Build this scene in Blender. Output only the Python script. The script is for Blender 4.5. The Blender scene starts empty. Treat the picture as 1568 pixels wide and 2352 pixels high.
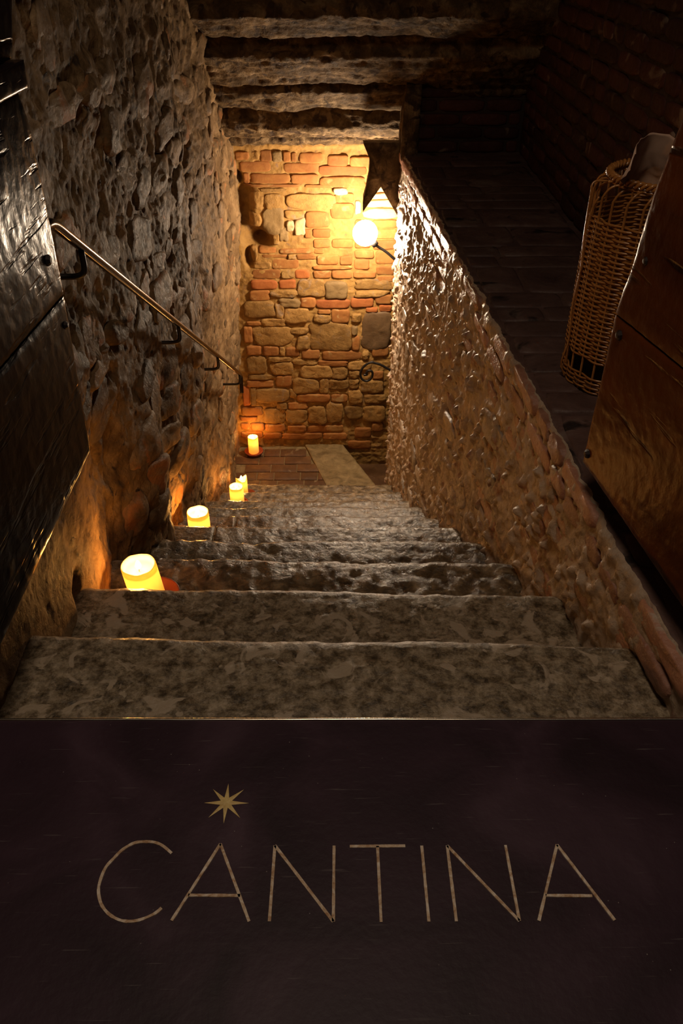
import bpy, math, random
import numpy as np
from mathutils import Vector
random.seed(7); rng = np.random.RandomState(7)
sc = bpy.context.scene; COL = sc.collection
PI = math.pi

# ------------------------------------------------------------ camera
cam = bpy.data.cameras.new('camera'); camo = bpy.data.objects.new('camera', cam); COL.objects.link(camo)
camo.location = (0, 0, 1.0)
camo.rotation_euler = (math.radians(90-36.6), 0, -math.atan((19/1850)*math.cos(math.radians(36.6))))
cam.sensor_fit = 'VERTICAL'; cam.sensor_height = 36.0; cam.lens = 36.0*1850/2352
cam.clip_start = 0.02
sc.camera = camo
# ------------------------------------------------------------ world, fill, exposure
w = bpy.data.worlds.new('world'); sc.world = w; w.use_nodes = True
w.node_tree.nodes['Background'].inputs[0].default_value = (0.62, 0.52, 0.55, 1)
w.node_tree.nodes['Background'].inputs[1].default_value = 0.008
def area(name, loc, target, size, power, color):
    l = bpy.data.lights.new(name, 'AREA'); l.energy = power; l.size = size; l.color = color
    o = bpy.data.objects.new(name, l); COL.objects.link(o); o.location = loc
    o.rotation_euler = (Vector(target)-Vector(loc)).to_track_quat('-Z', 'Y').to_euler()
    return o
# added overhead fill over the plate and first steps, stands in for room light
area('fill_light', (0.0, 0.75, 2.5), (0.0, 0.95, 0.0), 0.5, 13.5, (1.0, 0.78, 0.58))
LAMP_POS = (0.190, 5.09, -0.606)
LAMP_STRENGTH = 300.0
sc.view_settings.view_transform = 'Standard'; sc.view_settings.look = 'None'
sc.view_settings.gamma = 1; sc.view_settings.exposure = 0.0
sc.view_settings.use_curve_mapping = False

# ------------------------------------------------------------ numpy noise
def _h(x, y, z):
    n = (x.astype(np.int64)*374761393 + y.astype(np.int64)*668265263 + z.astype(np.int64)*2147483647) & 0xffffffff
    n = ((n ^ (n >> 13))*1274126177) & 0xffffffff
    n = ((n ^ (n >> 16))*2246822519) & 0xffffffff
    n = n ^ (n >> 15)
    return (n & 0xffffff)/float(0x7fffff)-1.0
def vn(P):
    I = np.floor(P); f = P-I; f = f*f*f*(f*(f*6-15)+10); I = I.astype(np.int64)
    x, y, z = I[..., 0], I[..., 1], I[..., 2]; fx, fy, fz = f[..., 0], f[..., 1], f[..., 2]
    def L(a, b, t): return a+(b-a)*t
    return L(L(L(_h(x, y, z), _h(x+1, y, z), fx), L(_h(x, y+1, z), _h(x+1, y+1, z), fx), fy),
             L(L(_h(x, y, z+1), _h(x+1, y, z+1), fx), L(_h(x, y+1, z+1), _h(x+1, y+1, z+1), fx), fy), fz)
def fbm(P, s, o=4, g=.5):
    a = 1; t = 0; r = 0; Q = np.asarray(P, float)*s
    for i in range(o):
        r = r+a*vn(Q+i*17.3); t += a; a *= g; Q = Q*2.03
    return r/t
def ridge(P, s, o=3):
    a = 1; t = 0; r = 0; Q = np.asarray(P, float)*s
    for i in range(o):
        r = r+a*(1-2*np.abs(vn(Q+i*31.7))); t += a; a *= .5; Q = Q*2.1
    return r/t
def sst(a, b, x):
    t = np.clip((x-a)/(b-a), 0, 1); return t*t*(3-2*t)
def bumpf(x, c, w_): return np.exp(-((x-c)/w_)**2)

# ------------------------------------------------------------ mesh helpers
def mk(name, V, Fq, mat, parent=None, smooth=True):
    """one mesh object; Fq an int array of quads or a list of polygons"""
    me = bpy.data.meshes.new(name)
    V = np.asarray(V, float).reshape(-1, 3)
    if isinstance(Fq, np.ndarray):
        me.vertices.add(len(V)); me.vertices.foreach_set('co', V.ravel())
        n = len(Fq); k = Fq.shape[1]
        me.loops.add(n*k); me.loops.foreach_set('vertex_index', Fq.ravel().astype(np.int32))
        me.polygons.add(n); me.polygons.foreach_set('loop_start', np.arange(0, n*k, k, dtype=np.int32))
        me.update(calc_edges=True); me.validate()
    else:
        me.from_pydata([tuple(v) for v in V], [], Fq); me.update()
    if smooth: me.polygons.foreach_set('use_smooth', np.ones(len(me.polygons), dtype=bool))
    me.materials.append(mat)
    o = bpy.data.objects.new(name, me); COL.objects.link(o)
    if parent is not None:
        o.parent = parent
        if parent.type == 'EMPTY': o.location = -Vector(parent.location)
    return o
def gq(n, m, off=0, flip=False, wrapm=False):
    i = np.arange(n-1)[:, None]; mm = m if wrapm else m-1; j = np.arange(mm)[None, :]; j2 = (j+1) % m
    a = i*m+j; b = i*m+j2; c = (i+1)*m+j2; d = (i+1)*m+j
    q = np.stack([a, b, c, d], -1).reshape(-1, 4)+off
    return q[:, ::-1].copy() if flip else q
def grid(name, P, mat, parent=None, flip=False, smooth=True):
    n, m = P.shape[:2]; return mk(name, P.reshape(-1, 3), gq(n, m, 0, flip), mat, parent, smooth)
class Acc:
    def __init__(s): s.V = []; s.F = []; s.n = 0
    def add(s, V, F):
        V = np.asarray(V, float).reshape(-1, 3); s.V.append(V)
        for f in (F.tolist() if isinstance(F, np.ndarray) else F): s.F.append([i+s.n for i in f])
        s.n += len(V)
    def tube(s, pts, r, k=8, closed=False, cap=True):
        P = np.asarray(pts, float); n = len(P); r = np.broadcast_to(np.asarray(r, float), (n,))
        if closed: T = np.roll(P, -1, 0)-np.roll(P, 1, 0)
        else:
            T = np.zeros_like(P); T[1:-1] = P[2:]-P[:-2]; T[0] = P[1]-P[0]; T[-1] = P[-1]-P[-2]
        T /= np.linalg.norm(T, axis=1)[:, None]+1e-12
        up = np.array([0.013, 0.021, 1.0]); 
        if abs(T[0] @ up) > .95: up = np.array([1.0, .02, .01])
        N = up-T[0]*(T[0] @ up); N /= np.linalg.norm(N); R = []
        a = np.linspace(0, 2*PI, k, endpoint=False)
        for i in range(n):
            N = N-T[i]*(T[i] @ N); N /= np.linalg.norm(N)+1e-12; B = np.cross(T[i], N)
            R.append(P[i]+r[i]*(np.cos(a)[:, None]*N+np.sin(a)[:, None]*B))
        V = np.concatenate(R); F = gq(n, k, 0, False, True).tolist()
        if closed:
            for j in range(k): F.append([(n-1)*k+j, (n-1)*k+(j+1) % k, (j+1) % k, j])
        elif cap: F.append(list(range(k))[::-1]); F.append([(n-1)*k+j for j in range(k)])
        s.add(V, F)
    def lathe(s, prof, c, k=32, jit=0, axis='z', M=None):
        a = np.linspace(0, 2*PI, k, endpoint=False); V = []
        for r, z in prof: V.append(np.stack([r*np.cos(a), r*np.sin(a), np.full(k, z)], 1))
        V = np.concatenate(V)
        if M is not None: V = V @ np.array(M).T
        s.add(V+np.array(c), gq(len(prof), k, 0, False, True))
    def box(s, lo, hi):
        x0, y0, z0 = lo; x1, y1, z1 = hi
        V = [(x0,y0,z0),(x1,y0,z0),(x1,y1,z0),(x0,y1,z0),(x0,y0,z1),(x1,y0,z1),(x1,y1,z1),(x0,y1,z1)]
        s.add(V, [[0,3,2,1],[4,5,6,7],[0,1,5,4],[1,2,6,5],[2,3,7,6],[3,0,4,7]])
    def build(s, name, mat, parent=None, smooth=True):
        return mk(name, np.concatenate(s.V), s.F, mat, parent, smooth)
def spline(pts, n=8):
    P = [np.array(p, float) for p in pts]; P = [2*P[0]-P[1]]+P+[2*P[-1]-P[-2]]; out = []
    for i in range(1, len(P)-2):
        for t in np.linspace(0, 1, n, endpoint=False):
            a, b, c, d = P[i-1:i+3]
            out.append(.5*((2*b)+(-a+c)*t+(2*a-5*b+4*c-d)*t*t+(-a+3*b-3*c+d)*t**3))
    out.append(P[-2]); return np.array(out)
def tag(o, label=None, cat=None, group=None, kind=None):
    if label: o['label'] = label
    if cat: o['category'] = cat
    if group: o['group'] = group
    if kind: o['kind'] = kind
    return o
def empty(name, loc=(0, 0, 0)):
    o = bpy.data.objects.new(name, None); COL.objects.link(o); o.location = loc; o.empty_display_size = .05
    bpy.context.view_layer.update(); return o

# ------------------------------------------------------------ materials
def nodes(name):
    m = bpy.data.materials.new(name); m.use_nodes = True; nt = m.node_tree
    return m, nt, nt.nodes['Principled BSDF'], nt.nodes.new, nt.links.new
def ramp(N, stops):
    r = N('ShaderNodeValToRGB'); e = r.color_ramp.elements
    while len(e) < len(stops): e.new(.5)
    for i, (p, c) in enumerate(stops):
        e[i].position = p; e[i].color = (c[0], c[1], c[2], 1)
    return r
def rock(name, stops, scale=9., rough=.5, bump=.5, bscale=60., bdist=.006, spots=None, tint=.35, spec=.5,
         patch=None, pscale=3., coat=0., detail=9., dist=.6, nr=.65):
    m, nt, b, N, L = nodes(name)
    g = N('ShaderNodeNewGeometry'); oi = N('ShaderNodeObjectInfo')
    ad = N('ShaderNodeVectorMath'); ad.operation = 'MULTIPLY_ADD'
    L(oi.outputs['Random'], ad.inputs[0]); ad.inputs[1].default_value = (7, 13, 5); L(g.outputs['Position'], ad.inputs[2])
    P = ad.outputs[0]
    n1 = N('ShaderNodeTexNoise'); n1.inputs['Scale'].default_value = scale; n1.inputs['Detail'].default_value = detail
    n1.inputs['Roughness'].default_value = nr; n1.inputs['Distortion'].default_value = dist; L(P, n1.inputs['Vector'])
    r = ramp(N, stops); L(n1.outputs['Fac'], r.inputs[0]); col = r.outputs[0]
    if patch:
        n2 = N('ShaderNodeTexNoise'); n2.inputs['Scale'].default_value = pscale; n2.inputs['Detail'].default_value = 6
        n2.inputs['Distortion'].default_value = 1.0; L(P, n2.inputs['Vector'])
        rr = ramp(N, [(.5, (0, 0, 0)), (.58, (1, 1, 1))]); L(n2.outputs['Fac'], rr.inputs[0])
        mx = N('ShaderNodeMixRGB'); L(rr.outputs[0], mx.inputs[0]); L(col, mx.inputs[1]); mx.inputs[2].default_value = (*patch, 1); col = mx.outputs[0]
    if spots:
        n3 = N('ShaderNodeTexNoise'); n3.inputs['Scale'].default_value = spots[1]; n3.inputs['Detail'].default_value = 8
        n3.inputs['Distortion'].default_value = 1.4; L(P, n3.inputs['Vector'])
        rr = ramp(N, [(spots[2], (0, 0, 0)), (spots[3], (1, 1, 1))]); L(n3.outputs['Fac'], rr.inputs[0])
        mx = N('ShaderNodeMixRGB'); L(rr.outputs[0], mx.inputs[0]); L(col, mx.inputs[1]); mx.inputs[2].default_value = (*spots[0], 1); col = mx.outputs[0]
    if tint:
        hs = N('ShaderNodeHueSaturation'); mr = N('ShaderNodeMapRange'); L(oi.outputs['Random'], mr.inputs[0])
        mr.inputs[3].default_value = 1-tint; mr.inputs[4].default_value = 1+tint
        L(mr.outputs[0], hs.inputs['Value']); L(col, hs.inputs['Color']); col = hs.outputs[0]
    L(col, b.inputs['Base Color'])
    nb = N('ShaderNodeTexNoise'); nb.inputs['Scale'].default_value = bscale; nb.inputs['Detail'].default_value = 10
    nb.inputs['Roughness'].default_value = .62; nb.inputs['Distortion'].default_value = .4; L(P, nb.inputs['Vector'])
    bp = N('ShaderNodeBump'); bp.inputs['Strength'].default_value = bump; bp.inputs['Distance'].default_value = bdist
    L(nb.outputs['Fac'], bp.inputs['Height']); L(bp.outputs[0], b.inputs['Normal'])
    rm = N('ShaderNodeMapRange'); L(nb.outputs['Fac'], rm.inputs[0]); rm.inputs[1].default_value = .3; rm.inputs[2].default_value = .7
    rm.inputs[3].default_value = rough-.12; rm.inputs[4].default_value = rough+.15; L(rm.outputs[0], b.inputs['Roughness'])
    b.inputs['Specular IOR Level'].default_value = spec
    if coat: b.inputs['Coat Weight'].default_value = coat; b.inputs['Coat Roughness'].default_value = .2
    return m
M = {}
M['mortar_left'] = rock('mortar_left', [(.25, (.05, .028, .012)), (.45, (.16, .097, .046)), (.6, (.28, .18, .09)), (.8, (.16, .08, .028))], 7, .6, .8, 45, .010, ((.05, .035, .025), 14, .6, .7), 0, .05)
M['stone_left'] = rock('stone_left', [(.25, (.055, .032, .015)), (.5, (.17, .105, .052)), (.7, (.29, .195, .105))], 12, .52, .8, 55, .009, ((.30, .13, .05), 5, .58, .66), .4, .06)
M['mortar_right'] = rock('mortar_right', [(.25, (.24, .155, .095)), (.5, (.46, .34, .235)), (.75, (.60, .48, .35))], 9, .36, .8, 60, .008, ((.28, .13, .085), 7, .6, .68), 0, .7)
M['stone_right'] = rock('stone_right', [(.25, (.24, .17, .115)), (.5, (.42, .33, .245)), (.75, (.55, .44, .33))], 12, .34, .8, 70, .007, None, .3, .7)
M['brick_right'] = rock('brick_right', [(.25, (.28, .12, .07)), (.55, (.42, .20, .125)), (.75, (.50, .31, .21))], 14, .36, .7, 80, .006, ((.42, .33, .25), 8, .60, .68), .25, .7)
M['mortar_back'] = rock('mortar_back', [(.25, (.17, .082, .02)), (.5, (.31, .165, .042)), (.75, (.40, .23, .065))], 10, .7, .7, 50, .007, ((.20, .11, .05), 12, .60, .70), 0, .3)
M['stone_back'] = rock('stone_back', [(.25, (.16, .08, .02)), (.5, (.29, .152, .04)), (.75, (.37, .21, .062))], 14, .7, .8, 55, .008, ((.24, .15, .08), 10, .6, .7), .22, .3)
M['brick_back'] = rock('brick_back', [(.3, (.24, .085, .02)), (.55, (.31, .125, .03)), (.75, (.35, .17, .045))], 12, .75, .5, 60, .005, ((.38, .22, .08), 9, .60, .68), .2, .3)
M['red_brick_back'] = rock('red_brick_back', [(.3, (.28, .075, .018)), (.7, (.36, .12, .03))], 14, .75, .5, 60, .004, None, .15, .3)
M['grey_stone_back'] = rock('grey_stone_back', [(.3, (.16, .095, .035)), (.7, (.26, .16, .062))], 12, .7, .7, 60, .005, None, .15, .3)
M['dark_stone_back'] = rock('dark_stone_back', [(.3, (.085, .045, .018)), (.7, (.15, .085, .036))], 9, .6, .6, 50, .006, None, .05, .4)
M['pale_plaster_lit_brick'] = rock('pale_plaster_lit_brick', [(.3, (.45, .30, .15)), (.7, (.58, .42, .22))], 12, .8, .5, 60, .004, None, .1, .2)
M['step'] = rock('step', [(.38, (.05, .034, .018)), (.46, (.15, .108, .062)), (.53, (.28, .215, .135)), (.64, (.48, .375, .255))], 34, .36, .7, 55, .006,
                 ((.44, .345, .24), 13, .585, .625), .08, .6, detail=14., dist=.15, nr=.78)
M['step_far'] = rock('step_far', [(.34, (.045, .029, .015)), (.5, (.16, .112, .060)), (.66, (.36, .27, .16))], 22, .30, .8, 40, .008, None, .12, .7, detail=12.)
M['lintel'] = rock('lintel', [(.28, (.03, .018, .009)), (.5, (.11, .068, .032)), (.72, (.30, .205, .11))], 10, .6, 1., 40, .012, ((.05, .03, .018), 12, .54, .62), .12, .08)
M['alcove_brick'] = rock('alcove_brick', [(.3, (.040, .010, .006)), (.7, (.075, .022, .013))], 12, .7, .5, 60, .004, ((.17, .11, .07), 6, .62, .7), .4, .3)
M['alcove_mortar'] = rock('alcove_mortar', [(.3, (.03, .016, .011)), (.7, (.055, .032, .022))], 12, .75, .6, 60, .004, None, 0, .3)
M['ledge_stone'] = rock('ledge_stone', [(.3, (.06, .032, .026)), (.55, (.12, .068, .055)), (.75, (.20, .15, .12))], 5, .5, .6, 50, .004, ((.02, .014, .012), 5, .60, .68), .15, .4)
M['floor_brick'] = rock('floor_brick', [(.3, (.09, .04, .016)), (.6, (.16, .075, .028)), (.8, (.26, .15, .06))], 10, .5, .6, 50, .005, ((.40, .28, .15), 8, .64, .72), .15, .4)
M['winder'] = rock('winder', [(.3, (.14, .09, .035)), (.5, (.26, .18, .08)), (.7, (.38, .27, .13))], 14, .5, .7, 50, .007, None, .05, .4)
M['terracotta'] = rock('terracotta', [(.3, (.24, .05, .022)), (.7, (.32, .08, .035))], 20, .5, .2, 80, .002, None, .05, .4)

def metal(name, col, rough, bump=0., metallic=1.):
    m, nt, b, N, L = nodes(name); b.inputs['Base Color'].default_value = (*col, 1); b.inputs['Metallic'].default_value = metallic
    n = N('ShaderNodeTexNoise'); n.inputs['Scale'].default_value = 60; n.inputs['Detail'].default_value = 6
    mr = N('ShaderNodeMapRange'); L(n.outputs['Fac'], mr.inputs[0]); mr.inputs[3].default_value = rough*.75; mr.inputs[4].default_value = rough*1.3
    L(mr.outputs[0], b.inputs['Roughness'])
    if bump:
        bp = N('ShaderNodeBump'); bp.inputs['Strength'].default_value = bump; bp.inputs['Distance'].default_value = .001
        L(n.outputs['Fac'], bp.inputs['Height']); L(bp.outputs[0], b.inputs['Normal'])
    return m
M['rail_steel'] = metal('rail_steel', (.09, .07, .06), .17)
M['black_iron'] = metal('black_iron', (.03, .025, .022), .4, .3, .6)
M['edge_brass'] = metal('edge_brass', (.85, .74, .58), .24)
M['bolt_iron'] = metal('bolt_iron', (.04, .03, .028), .45, .6, .7)

def wood(name, c0, c1, rough, gdir, bump=.6, spec=.5, coat=.0, grain=1.):
    """painted or stained plank: long pores running along the board"""
    m, nt, b, N, L = nodes(name)
    g = N('ShaderNodeNewGeometry'); mp = N('ShaderNodeMapping'); L(g.outputs['Position'], mp.inputs['Vector'])
    mp.inputs['Scale'].default_value = gdir
    n = N('ShaderNodeTexNoise'); n.inputs['Scale'].default_value = 5; n.inputs['Detail'].default_value = 8; n.inputs['Distortion'].default_value = .8
    L(mp.outputs[0], n.inputs['Vector'])
    r = ramp(N, [(.3, c0), (.7, c1)]); L(n.outputs['Fac'], r.inputs[0])
    v = N('ShaderNodeTexNoise'); v.inputs['Scale'].default_value = 26*grain; v.inputs['Detail'].default_value = 3; L(mp.outputs[0], v.inputs['Vector'])
    rp = ramp(N, [(.34, (0, 0, 0)), (.42, (1, 1, 1))]); L(v.outputs['Fac'], rp.inputs[0])
    mx = N('ShaderNodeMixRGB'); mx.blend_type = 'MULTIPLY'; mx.inputs[0].default_value = .75; L(r.outputs[0], mx.inputs[1]); L(rp.outputs[0], mx.inputs[2])
    L(mx.outputs[0], b.inputs['Base Color'])
    n2 = N('ShaderNodeTexNoise'); n2.inputs['Scale'].default_value = 34; n2.inputs['Detail'].default_value = 5; L(g.outputs['Position'], n2.inputs['Vector'])
    a = N('ShaderNodeMath'); a.operation = 'ADD'; L(rp.outputs[0], a.inputs[0]); 
    s = N('ShaderNodeMath'); s.operation = 'MULTIPLY'; s.inputs[1].default_value = 1.6; L(n2.outputs['Fac'], s.inputs[0]); L(s.outputs[0], a.inputs[1])
    bp = N('ShaderNodeBump'); bp.inputs['Strength'].default_value = bump; bp.inputs['Distance'].default_value = .0016
    L(a.outputs[0], bp.inputs['Height']); L(bp.outputs[0], b.inputs['Normal'])
    b.inputs['Roughness'].default_value = rough; b.inputs['Specular IOR Level'].default_value = spec
    b.inputs['Coat Weight'].default_value = coat; b.inputs['Coat Roughness'].default_value = .3
    return m
M['dark_paint_wood'] = wood('dark_paint_wood', (.005, .003, .0035), (.012, .007, .008), .22, (1, .12, 1), .6, .06, grain=1.6)
M['brown_wood'] = wood('brown_wood', (.05, .011, .003), (.17, .045, .010), .30, (.35, .10, 1), .8, .06, grain=1.2)
M['brown_wood'].node_tree.nodes['Principled BSDF'].inputs['Specular Tint'].default_value = (1, .42, .18, 1)
M['wicker'] = rock('wicker', [(.3, (.27, .10, .022)), (.7, (.46, .20, .05))], 30, .24, .3, 90, .001, None, .12, .8)
M['paper'] = rock('paper', [(.3, (.42, .27, .19)), (.7, (.55, .37, .27))], 8, .7, .3, 20, .002, None, 0, .2)

def plate_mat():
    m, nt, b, N, L = nodes('plate_iron'); g = N('ShaderNodeNewGeometry')
    n = N('ShaderNodeTexNoise'); n.inputs['Scale'].default_value = 5; n.inputs['Detail'].default_value = 9; n.inputs['Distortion'].default_value = 1
    L(g.outputs['Position'], n.inputs['Vector'])
    r = ramp(N, [(.3, (.020, .009, .014)), (.55, (.040, .019, .029)), (.75, (.070, .038, .054))]); L(n.outputs['Fac'], r.inputs[0])
    v = N('ShaderNodeTexVoronoi'); v.inputs['Scale'].default_value = 62; L(g.outputs['Position'], v.inputs['Vector'])
    rv = ramp(N, [(.035, (1, 1, 1)), (.06, (0, 0, 0))]); L(v.outputs['Distance'], rv.inputs[0])
    n4 = N('ShaderNodeTexNoise'); n4.inputs['Scale'].default_value = 9; L(g.outputs['Position'], n4.inputs['Vector'])
    r4 = ramp(N, [(.5, (0, 0, 0)), (.6, (1, 1, 1))]); L(n4.outputs['Fac'], r4.inputs[0])
    mu = N('ShaderNodeMath'); mu.operation = 'MULTIPLY'; L(rv.outputs[0], mu.inputs[0]); L(r4.outputs[0], mu.inputs[1])
    # fine scratches
    mp = N('ShaderNodeMapping'); mp.inputs['Rotation'].default_value = (0, 0, .9); mp.inputs['Scale'].default_value = (1, 22, 1); L(g.outputs['Position'], mp.inputs['Vector'])
    ns = N('ShaderNodeTexNoise'); ns.inputs['Scale'].default_value = 12; ns.inputs['Detail'].default_value = 4; L(mp.outputs[0], ns.inputs['Vector'])
    rs = ramp(N, [(.66, (0, 0, 0)), (.72, (.25, .25, .25))]); L(ns.outputs['Fac'], rs.inputs[0])
    ma = N('ShaderNodeMath'); ma.operation = 'MAXIMUM'; L(mu.outputs[0], ma.inputs[0]); L(rs.outputs[0], ma.inputs[1])
    mx = N('ShaderNodeMixRGB'); L(ma.outputs[0], mx.inputs[0]); L(r.outputs[0], mx.inputs[1]); mx.inputs[2].default_value = (.22, .19, .18, 1)
    L(mx.outputs[0], b.inputs['Base Color'])
    nb = N('ShaderNodeTexNoise'); nb.inputs['Scale'].default_value = 90; nb.inputs['Detail'].default_value = 6; L(g.outputs['Position'], nb.inputs['Vector'])
    bp = N('ShaderNodeBump'); bp.inputs['Strength'].default_value = .25; bp.inputs['Distance'].default_value = .002
    L(nb.outputs['Fac'], bp.inputs['Height']); L(bp.outputs[0], b.inputs['Normal'])
    b.inputs['Roughness'].default_value = .5; b.inputs['Specular IOR Level'].default_value = .22
    return m
M['plate_iron'] = plate_mat()
M['inlay'] = rock('inlay', [(.35, (.40, .22, .11)), (.5, (.62, .46, .31)), (.65, (.80, .70, .58))], 90, .6, .6, 160, .001, None, 0, .4)
M['inlay_gold'] = rock('inlay_gold', [(.35, (.60, .40, .14)), (.65, (.85, .66, .28))], 70, .55, .5, 160, .001, None, 0, .4)

def emis(name, col, s):
    m = bpy.data.materials.new(name); m.use_nodes = True; nt = m.node_tree; nt.nodes.clear()
    e = nt.nodes.new('ShaderNodeEmission'); o = nt.nodes.new('ShaderNodeOutputMaterial')
    e.inputs[0].default_value = (*col, 1); e.inputs[1].default_value = s; nt.links.new(e.outputs[0], o.inputs[0]); return m
M['bulb'] = emis('bulb', (1.0, .79, .56), LAMP_STRENGTH)
M['flame'] = emis('flame', (1.0, .62, .22), 60.)
def wax_mat():
    m = bpy.data.materials.new('wax'); m.use_nodes = True; nt = m.node_tree; nt.nodes.clear(); N = nt.nodes.new; L = nt.links.new
    d = N('ShaderNodeBsdfDiffuse'); t = N('ShaderNodeBsdfTranslucent'); x = N('ShaderNodeMixShader'); o = N('ShaderNodeOutputMaterial')
    d.inputs[0].default_value = (.95, .90, .72, 1); t.inputs[0].default_value = (1.0, .74, .32, 1); x.inputs[0].default_value = .6
    L(d.outputs[0], x.inputs[1]); L(t.outputs[0], x.inputs[2]); L(x.outputs[0], o.inputs[0]); return m
M['wax'] = wax_mat()
M['wick'] = metal('wick', (.02, .015, .01), .8, 0, 0)

# ------------------------------------------------------------ the shape of the stairwell
YS = [0.81, 1.20, 1.592, 1.975, 2.355, 2.738, 3.123, 3.512, 3.891, 4.275, 4.664]     # nosings
ZS = [0.0, -.216, -.437, -.654, -.880, -1.103, -1.338, -1.568, -1.798, -2.005, -2.217]
def XR(Y): return .612-.0625*(Y-1.2)
def XL(Y, Z):
    base = -.645-.035*sst(1.3, 2.2, Y)+.035*sst(4.6, 5.4, Y)
    return base-.075*sst(2.3, 3.0, Y)*sst(-.5, -1.6, Z)-.06*sst(4.6, 5.4, Y)*sst(-1.5, -2.3, Z)
def left_big(Y, Z):
    """the large swells and hollows of the left wall"""
    f = -.02*bumpf(Y, 1.55, .25)*sst(.3, -.25, Z)            # flat plastered stretch below the door
    f = f-.050*bumpf(Y, 2.02, .17)*sst(.1, -.35, Z)          # hollow behind the first candle
    f = f+.035*bumpf(Y, 2.45, .14)*sst(-.1, -.5, Z)
    f = f-.045*bumpf(Y, 2.85, .12)*sst(-.3, -.8, Z)
    f = f+.030*bumpf(Y, 3.45, .20)
    f = f-.030*bumpf(Y, 3.95, .12)
    f = f+.025*bumpf(Y, 4.5, .25)
    f = f-.07*bumpf(Y, 1.56, .03)*bumpf(Z, -.40, .035)       # small deep hole by the second step
    return f
def rough_left(P):
    w_ = P+.06*np.stack([fbm(P+5, 4, 2), fbm(P+9, 4, 2), fbm(P+13, 4, 2)], -1)
    return .022*fbm(w_, 3.2, 3)+.017*ridge(w_, 7, 3)+.010*fbm(w_, 17, 3)+.0045*ridge(P, 38, 2)
def rough_right(P):
    w_ = P+.03*np.stack([fbm(P+5, 8, 2), fbm(P+9, 8, 2), fbm(P+13, 8, 2)], -1)
    n = fbm(w_, 26, 2)
    return .010*fbm(w_, 4, 2)+.011*ridge(w_, 11, 3)+.040*np.clip(n-.20, 0, 1)*(1-.7*sst(-.30, -.14, P[..., 2]))+.0065*fbm(P, 45, 3)
def left_pt(Y, Z, h):
    X0 = XL(Y, Z)+left_big(Y, Z); P = np.stack([X0, Y, Z], -1); P[..., 0] += rough_left(P)*(1-.62*sst(1.95, 1.75, Y)*sst(.15, -.10, Z))+h; return P
# left wall: one rugged sheet of mortar and broken rock
ny, nz = 640, 520
Yg = .55+(5.62-.55)*np.linspace(0, 1, ny)**1.25; Zg = np.linspace(-2.95, 1.35, nz)
YY, ZZ = np.meshgrid(Yg, Zg, indexing='ij')
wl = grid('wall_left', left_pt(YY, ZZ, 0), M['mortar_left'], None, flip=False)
tag(wl, 'craggy rubble stone wall with ochre patches along the left of the stairs', None, kind='structure')

def pstone(name, mat, parent, c, half, frame, hfun, p=3., wob=.12, seg=22, h=.02, sink=.025, dome=.3, rot=0., rings=(0, .3, .55, .75, .88, .96, 1.0, 1.05)):
    """a single stone or brick: frame(u,v,h) places it on its wall, hfun adds relief"""
    a = np.linspace(0, 2*PI, seg, endpoint=False)+PI/seg
    ca, sa = np.cos(a), np.sin(a); s = (np.abs(ca)**p+np.abs(sa)**p)**(-1/p)
    k = random.uniform(0, 99); wv = 1+wob*vn(np.stack([ca*1.5+k, sa*1.5, np.full(seg, k)], -1))+wob*.5*vn(np.stack([ca*4+k, sa*4, np.full(seg, k)], -1))
    ox, oy = half[0]*ca*s*wv, half[1]*sa*s*wv
    if rot: ox, oy = ox*math.cos(rot)-oy*math.sin(rot), ox*math.sin(rot)+oy*math.cos(rot)
    V = []; tx, ty = random.uniform(-.004, .004), random.uniform(-.004, .004)
    for t in rings[1:]:
        tt = min(t, 1.0); hh = h*(1-dome*tt**2)
        if t >= .9: hh = hh-(h*.30+.002)*(tt-.9)/.1
        if t > 1.0: hh = -sink; tt = 1.03
        u = c[0]+ox*tt; v = c[1]+oy*tt
        V.append(frame(u, v, hh+tx*ca*tt+ty*sa*tt, hfun))
    cen = frame(np.array([c[0]]), np.array([c[1]]), np.array([h]), hfun)
    n = len(V); VV = np.concatenate(V+[cen]); F = gq(n, seg, 0, False, True).tolist()
    for j in range(seg): F.append([n*seg, (j+1) % seg, j])
    return mk(name, VV, F, mat, parent)
def fl(u, v, h, hf):
    X0 = XL(u, v)+left_big(u, v); P = np.stack([X0, u, v], -1); P[:, 0] += h+hf(P); return P
def hf_left(P): return .022*fbm(P, 3.2, 3)+.012*ridge(P, 9, 3)+.008*fbm(P, 22, 3)
# stones of the left wall, in rough courses
z = -2.35; cnt = 0
while z < 1.2:
    hgt = random.uniform(.09, .19); Y = 1.15+random.uniform(0, .2)
    while Y < 5.4:
        wd = random.uniform(.12, .34)
        zs = np.interp(Y+wd/2, YS, ZS)
        if z > zs-.05 and random.random() < .62 and cnt < 300 and not (Y+wd > 1.2 and Y < 1.75 and z < -.05):
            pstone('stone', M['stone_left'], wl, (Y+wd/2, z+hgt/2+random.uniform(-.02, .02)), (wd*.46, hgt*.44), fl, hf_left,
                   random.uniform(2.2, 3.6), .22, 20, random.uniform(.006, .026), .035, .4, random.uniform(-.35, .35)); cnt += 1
        Y += wd
    z += hgt

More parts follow.
